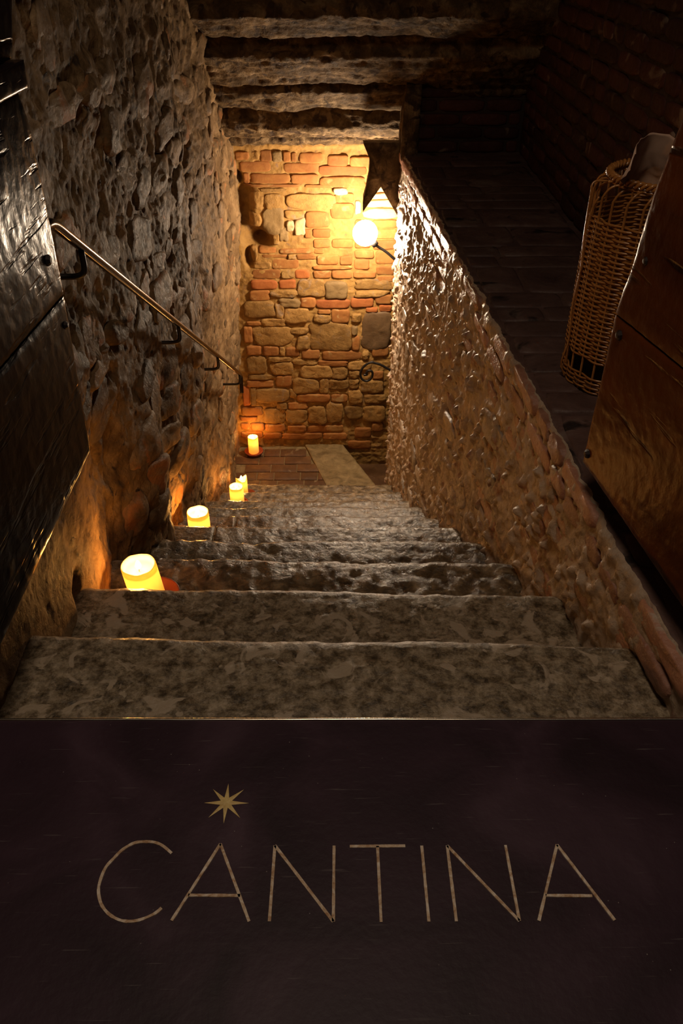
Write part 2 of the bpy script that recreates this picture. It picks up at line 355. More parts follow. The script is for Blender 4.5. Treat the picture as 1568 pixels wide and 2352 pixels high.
# right wall with the ledge on top of it: face and ledge are one sheet
ny = 620; Yg = .70+(4.96-.70)*np.linspace(0, 1, ny)**1.25
zf = np.linspace(-3.0, -.10, 430); sl = np.linspace(0, .72, 80)**1.0
prof = [(0., z_, 0) for z_ in zf]+[(s_, -.085, 1) for s_ in sl[1:]]
S = np.array([p[0] for p in prof]); ZF = np.array([p[1] for p in prof]); T = np.array([p[2] for p in prof], float)
YY, SS = np.meshgrid(Yg, S, indexing='ij'); ZZ = np.broadcast_to(ZF, YY.shape).copy(); TT = np.broadcast_to(T, YY.shape)
X0 = XR(YY)+SS; P = np.stack([X0, YY, ZZ], -1)
d = rough_right(P); dl = .004*fbm(P, 6, 3)
P[..., 0] -= np.where(TT > .5, 0, d+.012*bumpf(YY, 1.3, .12)*sst(-.5, -.2, ZZ)); P[..., 2] += np.where(TT > .5, dl, 0)
edge_d = P[:, len(zf)-1, 0]-XR(Yg); P[..., 0] += np.where(TT > .5, edge_d[:, None]*np.exp(-SS/.04), 0)
wr = grid('wall_right', P, M['mortar_right'], None, flip=True); wr.data.materials.append(M['ledge_stone'])
wr.data.polygons.foreach_set('material_index', np.tile((np.array(T[:-1]) > .5).astype(np.int32), len(Yg)-1))
tag(wr, 'low rough brick and rubble wall with a flat ledge along the right of the stairs', None, kind='structure')
def fr(u, v, h, hf):
    P = np.stack([XR(u), u, v], -1); P[:, 0] -= h+hf(P); return P
def hf_right(P): return .010*ridge(P, 12, 3)+.008*fbm(P, 30, 3)+.014*np.clip(fbm(P+3, 28, 2)-.3, 0, 1)
def hf_rbrick(P): return .003*ridge(P, 14, 2)+.004*fbm(P, 40, 3)
z = -.116; course = 0
while z > -2.6:
    brickrow = course < 4 or random.random() < .22
    hgt = .062 if brickrow else random.uniform(.08, .16)
    Y = .95+random.uniform(-.1, .1)
    while Y < 4.85:
        wd = random.choice([.13, .25, .26]) if brickrow else random.uniform(.1, .28)
        zs = np.interp(Y+wd/2, YS, ZS)
        if z > zs-.08 and Y+wd < 4.95:
            if brickrow and random.random() < .9:
                pstone('brick', M['brick_right'], wr, (Y+wd/2, z+random.uniform(-.004, .004)), (wd/2-.007, hgt/2-.006), fr, hf_rbrick, 7, .05, 20,
                       random.uniform(.008, .014) if course < 2 else random.uniform(.001, .009), .03, .10, random.uniform(-.02, .02), (0, .4, .75, .92, 1.0, 1.05))
            elif not brickrow and random.random() < .6:
                if random.random() < .3 and Y < 2.2:
                    pstone('brick', M['brick_right'], wr, (Y+wd/2, z), (wd/2-.012, .034), fr, hf_rbrick, 6, .08, 20, random.uniform(.006, .014), .03, .15, random.uniform(-.05, .05))
                else:
                    pstone('stone', M['stone_right'], wr, (Y+wd/2, z-hgt/2+.03), (wd/2-.01, hgt/2-.008), fr, hf_right, random.uniform(2.3, 4), .18, 20,
                           random.uniform(.001, .014), .03, .35, random.uniform(-.2, .2))
        Y += wd
    z -= hgt+.004; course += 1
# paving stones lying on the ledge
def fledge(u, v, h, hf):
    P = np.stack([u, v, np.full_like(u, -.085)], -1); P[:, 2] += h+hf(P); return P
Y = 1.0
while Y < 4.75:
    wd = random.choice([.12, .13, .26])
    xl = XR(Y)+.012; xr = 1.02; cuts = sorted([xl]+[xl+random.uniform(.12, .3)]+[xr])
    for a_, b_ in zip(cuts[:-1], cuts[1:]):
        if Y+wd < 4.84: pstone('paving_stone', M['ledge_stone'], wr, ((a_+b_)/2, Y+wd/2), ((b_-a_)/2-.004, wd/2-.003), fledge, lambda P: .002*fbm(P, 9, 2), 12, .02, 20, .006, .012, .1, 0, (0, .5, .9, 1., 1.05))
    Y += wd
# alcove behind the ledge: outer brick wall and end wall
def wallbox(name, lo, hi, mat, label):
    a = Acc(); a.box(lo, hi); o = a.build(name, mat, None, False); tag(o, label, None, kind='structure'); return o
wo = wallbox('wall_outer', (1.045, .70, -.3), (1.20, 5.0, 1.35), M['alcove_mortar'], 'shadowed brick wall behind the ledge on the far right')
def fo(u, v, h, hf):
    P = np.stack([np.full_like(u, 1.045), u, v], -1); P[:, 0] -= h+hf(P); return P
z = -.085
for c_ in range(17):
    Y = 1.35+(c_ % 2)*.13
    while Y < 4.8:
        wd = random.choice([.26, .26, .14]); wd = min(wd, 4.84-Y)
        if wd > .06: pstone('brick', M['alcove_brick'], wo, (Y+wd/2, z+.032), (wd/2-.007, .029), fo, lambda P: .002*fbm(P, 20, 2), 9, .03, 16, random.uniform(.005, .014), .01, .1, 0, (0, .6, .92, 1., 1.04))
        Y += wd
    z += .070
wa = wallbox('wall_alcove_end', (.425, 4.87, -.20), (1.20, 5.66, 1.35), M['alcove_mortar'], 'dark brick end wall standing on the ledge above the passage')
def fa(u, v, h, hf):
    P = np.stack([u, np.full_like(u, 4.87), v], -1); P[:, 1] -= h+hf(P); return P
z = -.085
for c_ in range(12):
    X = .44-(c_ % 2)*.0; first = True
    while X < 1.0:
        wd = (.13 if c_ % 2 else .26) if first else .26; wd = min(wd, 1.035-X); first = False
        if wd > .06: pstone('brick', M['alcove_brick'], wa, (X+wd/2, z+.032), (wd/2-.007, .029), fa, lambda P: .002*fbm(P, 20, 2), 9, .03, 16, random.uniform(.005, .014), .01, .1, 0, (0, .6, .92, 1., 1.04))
        X += wd
    z += .070

def blob_prism(name, mat, parent, poly, y0, y1, ny_, sub, amp, sc_=10, axis='y'):
    """rugged prism: a polygon in XZ swept from y0 to y1, sides subdivided and roughened"""
    pts = []
    n = len(poly)
    for i in range(n):
        a, b = np.array(poly[i]), np.array(poly[(i+1) % n])
        for t in np.linspace(0, 1, sub, endpoint=False): pts.append(a+(b-a)*t)
    pts = np.array(pts); m = len(pts); cen = pts.mean(0)
    rows = []
    for k, t in enumerate(np.linspace(0, 1, ny_)):
        rows.append(np.stack([pts[:, 0], np.full(m, y0+(y1-y0)*t), pts[:, 1]], -1))
    for sc2, yy in ((.5, y0), (.0, y0)): rows.insert(0, np.stack([cen[0]+(pts[:, 0]-cen[0])*sc2, np.full(m, yy), cen[1]+(pts[:, 1]-cen[1])*sc2], -1))
    P = np.stack(rows); ctr = np.array([cen[0], (y0+y1)/2, cen[1]])
    D = P-ctr; D /= np.linalg.norm(D, axis=-1)[..., None]+1e-6
    P = P+D*(amp*fbm(P, sc_, 4)+amp*.6*ridge(P, sc_*2.2, 2))[..., None]
    F = gq(P.shape[0], m, 0, True, True)
    return mk(name, P.reshape(-1, 3), F, mat, parent)
# broken end of the wall that drops from the ceiling beside the ledge
blob_prism('jamb_stone', M['lintel'], wa, [(.372, -.10), (.405, -.20), (.46, -.20), (.47, .30), (.388, .30), (.376, .1)], 4.80, 5.02, 14, 14, .012, 14)
# dark spandrel over the mouth of the side passage
blob_prism('passage_spandrel', M['lintel'], wa, [(.165, -.05), (.45, -.05), (.45, -.50), (.405, -.50), (.358, -.424), (.330, -.33), (.307, -.265), (.285, -.268), (.255, -.30), (.217, -.350), (.169, -.430), (.170, -.36), (.186, -.30), (.20, -.22), (.205, -.15), (.195, -.09)], 4.93, 5.02, 8, 6, .004, 12)

# back wall ------------------------------------------------------------
HOLES = [(-.640, -.378, .035, .042), (-.60, -.50, .055, .09), (-.61, -.64, .06, .07), (-.54, -.76, .085, .065), (-.59, -.90, .03, .06), (-.50, -.79, .06, .04)]
def back_off(X, Z):
    f = 0*X
    for hx, hz, a_, b_ in HOLES:
        r2 = ((X-hx)/a_)**2+((Z-hz)/b_)**2; f = f-.09*np.exp(-r2**2*.8)
    return f
xs = np.linspace(-.95, 1.1, 330); zs_ = np.linspace(-3.05, .45, 560); XX, ZZ = np.meshgrid(xs, zs_, indexing='ij')
P = np.stack([XX, np.full_like(XX, 5.5), ZZ], -1)
lowm = sst(-1.1, -1.5, ZZ)
P[..., 1] -= (.010*fbm(P, 5, 3)+.010*ridge(P, 13, 3)*(.5+.7*lowm)+.005*fbm(P, 34, 3))+back_off(XX, ZZ)-.006+.012*sst(-.21, -.18, ZZ)
wb = grid('wall_back', P, M['mortar_back'], None, flip=False)
tag(wb, 'lamplit wall of orange bricks and ochre rubble facing the foot of the stairs', None, kind='structure')
def fb(u, v, h, hf):
    P = np.stack([u, np.full_like(u, 5.5), v], -1); P[:, 1] -= h+hf(P)+.5*back_off(u, v); return P
def hf_bs(P): return .008*fbm(P, 11, 3)+.008*ridge(P, 17, 3)+.004*fbm(P, 50, 2)
def hf_bb(P): return .003*fbm(P, 14, 2)+.0025*fbm(P, 50, 2)
BACK = [(-0.634,-0.269,-0.545,-0.217,'B'),(-0.539,-0.267,-0.483,-0.212,'S'),(-0.475,-0.275,-0.401,-0.209,'B'),(-0.398,-0.278,-0.337,-0.215,'G'),(-0.328,-0.278,-0.281,-0.217,'B'),(-0.275,-0.278,-0.245,-0.223,'B'),(-0.223,-0.288,-0.071,-0.223,'B'),(-0.611,-0.338,-0.415,-0.275,'B'),(-0.326,-0.344,-0.101,-0.286,'B'),(-0.546,-0.411,-0.291,-0.352,'B'),(-0.283,-0.414,-0.111,-0.355,'B'),(-0.591,-0.411,-0.554,-0.346,'B'),(-0.586,-0.435,-0.234,-0.416,'B'),(-0.194,-0.439,-0.066,-0.42,'B'),(-0.477,-0.466,-0.323,-0.441,'S'),(-0.461,-0.575,-0.323,-0.479,'S'),(-0.564,-0.569,-0.469,-0.468,'S'),(-0.317,-0.581,-0.013,-0.48,'S'),(-0.575,-0.688,-0.491,-0.597,'S'),(-0.486,-0.738,-0.346,-0.569,'G'),(-0.266,-0.741,-0.201,-0.643,'P'),(-0.324,-0.718,-0.274,-0.654,'P'),(-0.194,-0.695,-0.036,-0.592,'B'),(-0.327,-0.637,-0.199,-0.586,'S'),(-0.373,-0.782,-0.317,-0.7,'G'),(-0.416,-0.805,-0.378,-0.744,'S'),(-0.202,-0.765,-0.155,-0.706,'B'),(-0.149,-0.765,-0.031,-0.706,'B'),(-0.044,-0.305,0.085,-0.239,'B'),(0.099,-0.31,0.238,-0.25,'B'),(-0.096,-0.363,0.208,-0.305,'R'),(-0.097,-0.44,0.202,-0.371,'B'),(0.002,-0.53,0.126,-0.475,'B'),(-0.006,-0.483,0.083,-0.439,'P'),(-0.028,-0.638,0.127,-0.539,'B'),(0.135,-0.604,0.175,-0.525,'P'),(-0.144,-0.833,-0.032,-0.774,'B'),(-0.02,-0.833,0.122,-0.774,'B'),(-0.145,-0.872,-0.074,-0.839,'B'),(-0.122,-0.951,0.024,-0.884,'B'),(0.036,-0.951,0.12,-0.891,'B'),(0.133,-0.982,0.238,-0.915,'R'),(0.288,-1.023,0.415,-0.961,'B'),(-0.148,-0.984,0.118,-0.96,'B'),(-0.149,-1.046,-0.028,-0.994,'B'),(-0.021,-1.047,0.118,-0.994,'B'),(0.131,-1.044,0.288,-0.998,'B'),(0.298,-1.073,0.414,-1.032,'B'),(-0.062,-1.19,0.085,-1.075,'G'),(0.137,-1.123,0.388,-1.057,'S'),(0.138,-1.18,0.379,-1.136,'S'),(-0.135,-1.264,0.101,-1.203,'R'),(0.114,-1.258,0.275,-1.19,'R'),(0.287,-1.232,0.402,-1.168,'B'),(-0.123,-1.303,-0.033,-1.273,'B'),(-0.026,-1.377,0.105,-1.274,'B'),(0.22,-1.294,0.304,-1.261,'R'),(0.317,-1.292,0.404,-1.243,'R'),(0.12,-1.367,0.186,-1.307,'S'),(0.198,-1.569,0.398,-1.308,'D'),(-0.155,-1.369,-0.036,-1.309,'S'),(-0.184,-1.578,0.109,-1.379,'S'),(0.121,-1.465,0.163,-1.404,'G'),(0.122,-1.589,0.18,-1.478,'B'),(-0.518,-0.868,-0.402,-0.829,'B'),(-0.379,-0.871,-0.151,-0.839,'B'),(-0.502,-0.901,-0.326,-0.88,'B'),(-0.321,-0.908,-0.27,-0.877,'S'),(-0.264,-0.914,-0.129,-0.877,'B'),(-0.576,-0.919,-0.531,-0.823,'S'),(-0.436,-0.978,-0.253,-0.911,'B'),(-0.56,-0.974,-0.446,-0.931,'S'),(-0.574,-1.048,-0.38,-0.984,'B'),(-0.37,-1.043,-0.285,-0.987,'S'),(-0.279,-1.046,-0.176,-0.987,'R'),(-0.591,-1.124,-0.407,-1.058,'R'),(-0.392,-1.118,-0.276,-1.058,'R'),(-0.261,-1.169,-0.071,-1.055,'S'),(-0.605,-1.207,-0.461,-1.133,'B'),(-0.451,-1.182,-0.275,-1.131,'S'),(-0.396,-1.256,-0.256,-1.192,'G'),(-0.246,-1.257,-0.138,-1.185,'B'),(-0.643,-1.325,-0.434,-1.216,'S'),(-0.426,-1.338,-0.37,-1.233,'S'),(-0.365,-1.369,-0.19,-1.269,'S'),(-0.642,-1.394,-0.534,-1.364,'B'),(-0.528,-1.398,-0.361,-1.341,'S'),(-0.669,-1.527,-0.603,-1.404,'B'),(-0.595,-1.548,-0.318,-1.405,'S'),(-0.329,-1.46,-0.202,-1.415,'S'),(-0.281,-1.577,-0.192,-1.474,'S'),(-0.657,-1.624,-0.547,-1.554,'B'),(-0.534,-1.632,-0.418,-1.558,'B'),(-0.409,-1.632,-0.373,-1.562,'S'),(-0.367,-1.636,-0.267,-1.566,'B'),(-0.249,-1.654,-0.113,-1.584,'B'),(-0.097,-1.669,0.195,-1.595,'B'),(0.201,-1.659,0.249,-1.593,'S'),(0.271,-1.642,0.394,-1.554,'B'),(-0.658,-1.774,-0.515,-1.639,'S'),(-0.496,-1.678,-0.331,-1.643,'S'),(-0.48,-1.785,-0.321,-1.688,'S'),(-0.309,-1.704,-0.137,-1.664,'S'),(-0.257,-1.816,-0.03,-1.715,'S'),(-0.131,-1.719,0.091,-1.676,'B'),(-0.021,-1.821,0.091,-1.73,'S'),(0.104,-1.744,0.261,-1.68,'S'),(0.104,-1.821,0.186,-1.756,'S'),(0.279,-1.825,0.361,-1.764,'B'),(-0.649,-1.825,-0.461,-1.788,'S'),(-0.675,-1.887,-0.47,-1.836,'B'),(-0.453,-1.885,-0.331,-1.796,'B'),(-0.323,-1.942,-0.13,-1.82,'S'),(-0.124,-1.946,-0.054,-1.827,'S'),(-0.048,-1.913,0.095,-1.832,'S'),(0.105,-1.902,0.177,-1.832,'S'),(0.192,-1.94,0.364,-1.844,'S'),(-0.603,-2.016,-0.362,-1.906,'S'),(-0.65,-2.049,-0.61,-1.895,'S'),(-0.71,-2.049,-0.657,-1.891,'R'),(-0.348,-1.982,-0.301,-1.911,'S'),(-0.296,-2.021,-0.045,-1.953,'B'),(-0.035,-2.021,0.089,-1.958,'B'),(0.099,-2.034,0.206,-1.921,'S'),(0.223,-2.03,0.388,-1.958,'S'),(-0.369,-2.081,-0.217,-2.027,'B'),(-0.454,-2.08,-0.376,-2.027,'S'),(-0.729,-2.138,-0.564,-2.061,'B'),(-0.556,-2.2,-0.393,-2.085,'S'),(-0.387,-2.205,-0.227,-2.093,'S'),(-0.216,-2.202,-0.08,-2.062,'S'),(-0.07,-2.199,0.059,-2.037,'S'),(0.072,-2.168,0.202,-2.06,'S'),(0.218,-2.189,0.382,-2.057,'S'),(-0.744,-2.188,-0.615,-2.149,'B'),(-0.667,-2.271,-0.561,-2.204,'B'),(-0.746,-2.263,-0.678,-2.204,'B'),(-0.555,-2.284,-0.398,-2.216,'B'),(-0.377,-2.284,-0.23,-2.229,'B'),(-0.223,-2.29,0.059,-2.23,'B'),(-0.752,-2.34,-0.576,-2.283,'B'),(-0.567,-2.356,-0.431,-2.295,'B'),(-0.425,-2.357,-0.106,-2.301,'B'),(-0.1,-2.359,0.087,-2.303,'B'),(0.152,-2.343,0.28,-2.255,'B'),(0.286,-2.284,0.375,-2.213,'B'),(0.098,-2.45,0.282,-2.375,'B'),(0.136,-0.696,0.238,-0.647,'B'),(0.254,-0.702,0.42,-0.647,'B'),(0.137,-0.763,0.239,-0.71,'B'),(0.255,-0.772,0.423,-0.71,'B'),(0.138,-0.837,0.241,-0.78,'B'),(0.257,-0.843,0.426,-0.784,'R'),(0.138,-0.903,0.267,-0.849,'B'),(0.28,-0.946,0.429,-0.855,'B'),(0.241,-0.421,0.409,-0.389,'P'),(0.234,-0.465,0.41,-0.429,'P'),(0.224,-0.509,0.412,-0.473,'P'),(0.212,-0.559,0.414,-0.517,'P'),(0.197,-0.633,0.417,-0.571,'P')]
LETTERS = [('C',[[(-0.22,0.589),(-0.234,0.6),(-0.246,0.605),(-0.26,0.606),(-0.273,0.604),(-0.286,0.595),(-0.295,0.583),(-0.303,0.57),(-0.306,0.553),(-0.305,0.538),(-0.298,0.522),(-0.288,0.511),(-0.277,0.504),(-0.265,0.5),(-0.251,0.5),(-0.238,0.504),(-0.227,0.51),(-0.221,0.516)]]),('A',[[(-0.206,0.5),(-0.157,0.602),(-0.11,0.498)],[(-0.19,0.532),(-0.124,0.531)]]),('N',[[(-0.085,0.498),(-0.084,0.599),(-0.006,0.497),(-0.005,0.598)]]),('T',[[(0.016,0.597),(0.09,0.597)],[(0.053,0.597),(0.053,0.496)]]),('I',[[(0.112,0.597),(0.112,0.496)]]),('N',[[(0.146,0.496),(0.146,0.597),(0.224,0.496),(0.224,0.597)]]),('A',[[(0.248,0.496),(0.293,0.597),(0.342,0.496)],[(0.263,0.528),(0.322,0.527)]])]
STAR_C = (-0.156, 0.664) 
STAR = [(-0.156,0.695),(-0.133,0.685),(-0.124,0.663),(-0.134,0.64),(-0.156,0.632),(-0.178,0.641),(-0.187,0.664),(-0.177,0.686)]
SCROLL = [(0.369,-1.616),(0.321,-1.588),(0.281,-1.575),(0.257,-1.57),(0.225,-1.583),(0.198,-1.609),(0.182,-1.64),(0.179,-1.671),(0.191,-1.702),(0.216,-1.717),(0.244,-1.711),(0.263,-1.684),(0.266,-1.653),(0.254,-1.636),(0.234,-1.636),(0.222,-1.653),(0.227,-1.666),(0.203,-1.671)]

KIND = {'B': ('brick', 'brick_back'), 'R': ('brick', 'red_brick_back'), 'S': ('stone', 'stone_back'), 'G': ('stone', 'grey_stone_back'), 'D': ('stone', 'dark_stone_back'), 'P': ('plaster_or_lit_brick', 'pale_plaster_lit_brick')}  # P also serves the passage bricks, whose lamplight is put into pale colour
for x0, z0, x1, z1, k in BACK:
    nm, mt = KIND[k]; w2, h2 = (x1-x0)/2, (z1-z0)/2; br = k in 'BR'
    low = (z0+z1)/2 < -1.12
    hh_ = .016 if k == 'P' else random.uniform(.012, .021) if low else random.uniform(.004, .011)
    pstone(nm, M[mt], wb, ((x0+x1)/2, (z0+z1)/2), (w2*(1.0 if br else 1.04), h2*(1.02 if br else 1.06)), fb, hf_bb if br else hf_bs, 8 if br else random.uniform(3.5, 6.5),
           .05 if br else .15, 26, hh_, .02, .10 if br else .16, random.uniform(-.02, .02), (0, .35, .65, .85, .95, 1.0, 1.05))

# ceiling of stepped lintel stones ----------------------------------------
cb = Acc(); cb.box((-.85, 3.6, 1.2), (1.2, 5.66, 1.4))
ce = cb.build('ceiling', M['lintel'], None, False); tag(ce, 'sloping ceiling of stepped rough lintel stones over the stairs', None, kind='structure')
def sweep(name, mat, parent, prof, x0, x1, nx, amp, sc_, sub=.012, closed=True, sag=None, fine=.4, xs_=1.):
    """closed YZ profile swept along X with roughened skin"""
    pts = []; n = len(prof)
    for i in range(n):
        a, b = np.array(prof[i][:2]), np.array(prof[(i+1) % n][:2]); L_ = np.linalg.norm(b-a)
        k = max(1, int(L_/(sub if prof[i][2] else .12)))
        for t in np.linspace(0, 1, k, endpoint=False): pts.append(a+(b-a)*t)
    pts = np.array(pts); m = len(pts)
    tn = np.roll(pts, -1, 0)-np.roll(pts, 1, 0); tn /= np.linalg.norm(tn, axis=1)[:, None]+1e-9
    nr = np.stack([tn[:, 1], -tn[:, 0]], 1); xs = np.linspace(x0, x1, nx)
    P = np.zeros((nx, m, 3)); P[..., 0] = xs[:, None]; P[..., 1] = pts[:, 0]; P[..., 2] = pts[:, 1]
    if sag is not None: sag(P)
    Pn = P*np.array([xs_, 1, 1]); D = amp*fbm(Pn, sc_, 3)+amp*.9*ridge(Pn, sc_*2.3, 3)+amp*fine*fbm(Pn, sc_*7, 3)
    P[..., 1] += nr[None, :, 0]*D; P[..., 2] += nr[None, :, 1]*D
    F = gq(nx, m, 0, False, True).tolist()
    F.append([j for j in range(m)][::-1]); F.append([(nx-1)*m+j for j in range(m)])
    return mk(name, P.reshape(-1, 3), F, mat, parent)
# profiles run: face top -> face bottom -> chamfer end -> back -> top
LN = [((4.35, 1.15), (4.35, .619), (4.53, .525)), ((4.60, .70), (4.60, .426), (4.81, .275)),
      ((4.86, .45), (4.86, .225), (5.01, .120)), ((5.06, .30), (5.06, .000), (5.16, -.055)), ((5.30, .10), (5.30, -.110), (5.34, -.135))]
for i, (t_, f_, c_) in enumerate(LN):
    yb = [4.72, 5.0, 5.2, 5.42, 5.6][i]
    pr = [(t_[0], t_[1], 1), (f_[0], f_[1], 1), (c_[0], c_[1], 1), (yb, c_[1]+.01, 0), (yb, t_[1]+.05, 0)]
    sweep('lintel_stone', M['lintel'], ce, pr, -.80, 1.10 if i < 3 else .46, 230 if i < 3 else 150, .018, 9, .010, xs_=.38)

# ------------------------------------------------------------ staircase
st = empty('staircase', (0, .81, -.2))
tag(st, 'worn grey stone stairs descending between the two rough walls', 'staircase')
dl = [0, .040, .044, .031, .028, .019, .019, .012, .009, .008, .024]
def stepsag(k):
    def f(P):
        x = P[..., 0]; y = P[..., 1]; z = P[..., 2]
        front = sst(YS[k]-.10, YS[k], y)
        y += front*(dl[k]*(-x/1.2)+.010*fbm(np.stack([x, 0*x+k, 0*x], -1), 3.5, 3))+0
        z += front*(.006*fbm(np.stack([x, 0*x+k*3, 0*x], -1), 5, 3)-.004)
        P[..., 1] = y; P[..., 2] = z
    return f
def stone_step(k, x0, x1, mat, amp):
    yb, yn, zt = YS[k-1]-.05, YS[k], ZS[k]; r = .014
    pr = [(yn-.02, zt-.20, 0), (yn-.01, zt-.06, 1), (yn, zt-r*1.3, 1), (yn-r*.35, zt-r*.35, 1), (yn-r*1.3, zt, 1), (yb, zt, 0), (yb, zt-.20, 0)]
    pr = [(a, b, c) if i != 4 else (a, b, 1) for i, (a, b, c) in enumerate(pr)]
    o = sweep('stone_step', mat, st, pr, x0, x1, int((x1-x0)/(.008 if k < 4 else .010)), amp, 8, .012 if k < 3 else .015, sag=stepsag(k), fine=.6, xs_=.7)
    return o
for k in range(1, 11):
    xl, xr = -.74 if k < 6 else -.84, XR(YS[k-1])+.05
    am = [.003, .003, .0035, .006, .007, .007, .008, .008, .008, .007, .006][k]
    mat = M['step'] if k < 3 else M['step_far']
    if k == 5: stone_step(k, xl, -.52, mat, am*.8); stone_step(k, -.512, xr, mat, am)
    elif k == 6: stone_step(k, xl, -.487, mat, am*.8); stone_step(k, -.479, xr, mat, am)
    else: stone_step(k, xl, xr, mat, am)

# landing ----------------------------------------------------------------
fa_ = Acc(); fa_.box((-.95, 4.45, -2.75), (1.0, 5.62, -2.62)); fl_ = fa_.build('floor', M['floor_brick'], None, False)
tag(fl_, 'brick paved landing at the foot of the stairs, turning to the right', None, kind='structure')
def slabq(name, mat, parent, q, zt, th, amp=.004, n=16):
    """slab whose top is the quad q (4 xy corners), relief on top, straight sides"""
    q = np.array(q, float); u = np.linspace(0, 1, n); U, V_ = np.meshgrid(u, u, indexing='ij')
    XY = (1-U)[..., None]*((1-V_)[..., None]*q[0]+V_[..., None]*q[3])+U[..., None]*((1-V_)[..., None]*q[1]+V_[..., None]*q[2])
    P = np.concatenate([XY, np.full(XY.shape[:2]+(1,), zt)], -1)
    edge = np.minimum(np.minimum(U, 1-U), np.minimum(V_, 1-V_)); P[..., 2] += amp*fbm(P, 14, 4)-.006*(edge < .5/n)
    a = Acc(); a.add(P, gq(n, n, 0, False))
    ring = [(i, 0) for i in range(n)]+[(n-1, j) for j in range(1, n)]+[(i, n-1) for i in range(n-2, -1, -1)]+[(0, j) for j in range(n-2, 0, -1)]
    T_ = np.array([P[i, j] for i, j in ring]); Bm = T_.copy(); Bm[:, 2] = zt-th; m = len(ring)
    a.add(np.concatenate([T_, Bm]), gq(2, m, 0, True, True)); a.add(Bm, [list(range(m))])
    return a.build(name, mat, parent, True)
slabq('landing_bed', M['winder'], fl_, [(-.85, 4.60), (.02, 4.60), (-.24, 5.6), (-.85, 5.6)], -2.432, .19, .004, 40)
Y = 4.80; r_ = 0
while Y < 5.45:
    X = -.80+(.10 if r_ % 2 else 0); lim = .0-(Y-4.9)*.42
    while X < lim-.05:
        wd = min(random.choice([.20, .21, .13]), lim-X)
        if wd > .05: slabq('brick', M['floor_brick'], fl_, [(X+.004, Y+.004), (X+wd-.004, Y+.004), (X+wd-.004, Y+.106), (X+.004, Y+.106)], -2.420+random.uniform(-.002, .002), .03, .003, 7)
        X += wd
    Y += .11; r_ += 1
slabq('winder_stone', M['winder'], fl_, [(.03, 4.60), (.43, 4.60), (.05, 5.52), (-.25, 5.52)], -2.410, .21, .007, 40)
slabq('winder_stone', M['winder'], fl_, [(.40, 4.62), (.95, 4.62), (.95, 5.10), (.22, 5.12)], -2.56, .12, .006, 30)
slabq('winder_stone', M['floor_brick'], fl_, [(.20, 5.12), (.95, 5.12), (.95, 5.6), (.02, 5.6)], -2.60, .06, .006, 30)

# ------------------------------------------------------------ threshold plate with its lettering
pl = empty('threshold_plate', (0, .45, 0))
tag(pl, 'dark brown metal threshold plate inlaid with lettering and a small star', 'threshold')
xs = np.linspace(-1.0, 1.0, 90); ys = np.linspace(-.15, .80, 60)
YE = lambda x: .811-.0075*x
XX, TT = np.meshgrid(xs, np.linspace(0, 1, 60), indexing='ij'); YY = -.15+(YE(XX)-.004+.15)*TT
P = np.stack([XX, YY, 0*XX], -1); P[..., 2] += .0006*fbm(P, 4, 3)
a = Acc(); a.add(P, gq(90, 60)); 
Q = np.stack([np.stack([xs, YE(xs)-.004, 0*xs], -1), np.stack([xs, YE(xs)-.004, 0*xs-.03], -1), np.stack([xs, 0*xs-.15, 0*xs-.03], -1), np.stack([xs, 0*xs-.15, 0*xs], -1)], 1)
a.add(Q, gq(90, 4)); a.build('plate', M['plate_iron'], pl)
a = Acc(); pr = [(-.0045, -.0005), (-.0045, .0012), (-.0012, .0014), (.0006, .0002), (.0010, -.004), (.0010, -.028), (-.004, -.028)]
xs2 = np.linspace(-1.0, 1.0, 160); P = np.zeros((160, 7, 3))
for j, (dy, dz) in enumerate(pr): P[:, j, 0] = xs2; P[:, j, 1] = YE(xs2)+dy; P[:, j, 2] = dz
P[..., 1:] += .0004*np.stack([fbm(P, 30, 3), fbm(P+5, 30, 3)], -1)
a.add(P, gq(160, 7, 0, True, True)); a.build('edge_strip', M['edge_brass'], pl)
def stroke(a, pts, wd=.0044, h=.0011):
    P = np.array(pts, float); n = len(P)
    if n == 2: P = P[0]+(P[1]-P[0])*np.linspace(0, 1, 14)[:, None]
    else:
        out = []
        for i in range(n-1): out += [P[i]+(P[i+1]-P[i])*t for t in np.linspace(0, 1, 4 if n > 6 else 12, endpoint=False)]
        P = np.array(out+[P[-1]])
    n = len(P); T_ = np.gradient(P, axis=0); 
    L1 = T_/np.linalg.norm(T_, axis=1)[:, None]; Nn = np.stack([-L1[:, 1], L1[:, 0]], 1)
    P3 = np.concatenate([P, np.zeros((n, 1))], 1); wv = wd/2*(1+.16*fbm(P3, 160, 2)+.1*fbm(P3, 40, 2))
    Lf = P+Nn*wv[:, None]; Rt = P-Nn*wv[:, None]
    G = np.stack([np.column_stack([Lf, np.full(n, -.0005)]), np.column_stack([Lf*.92+Rt*.08, np.full(n, h)]), np.column_stack([Lf*.08+Rt*.92, np.full(n, h)]), np.column_stack([Rt, np.full(n, -.0005)])], 1)
    a.add(G, gq(n, 4, 0, True))
    a.add(G[0], [[0, 1, 2, 3]]); a.add(G[-1], [[3, 2, 1, 0]])
for ch, strokes in LETTERS:
    a = Acc()
    for s_ in strokes:
        if ch == 'C': stroke(a, spline([(*p, 0) for p in s_], 5)[:, :2])
        else:
            for p, q in zip(s_[:-1], s_[1:]): stroke(a, [p, q])
    o = a.build('letter', M['inlay'], pl, False)
c = np.array(STAR_C); tips = np.array(STAR); V = [(c[0], c[1], .0022)]
for i in range(8):
    ang = math.atan2(*(tips[i]-c)[::-1]); V.append((*tips[i], .0008))
    ang2 = math.atan2(*((tips[i]-c)/np.linalg.norm(tips[i]-c)+(tips[(i+1) % 8]-c)/np.linalg.norm(tips[(i+1) % 8]-c))[::-1])
    V.append((c[0]+.0085*math.cos(ang2), c[1]+.0085*math.sin(ang2), .0010))
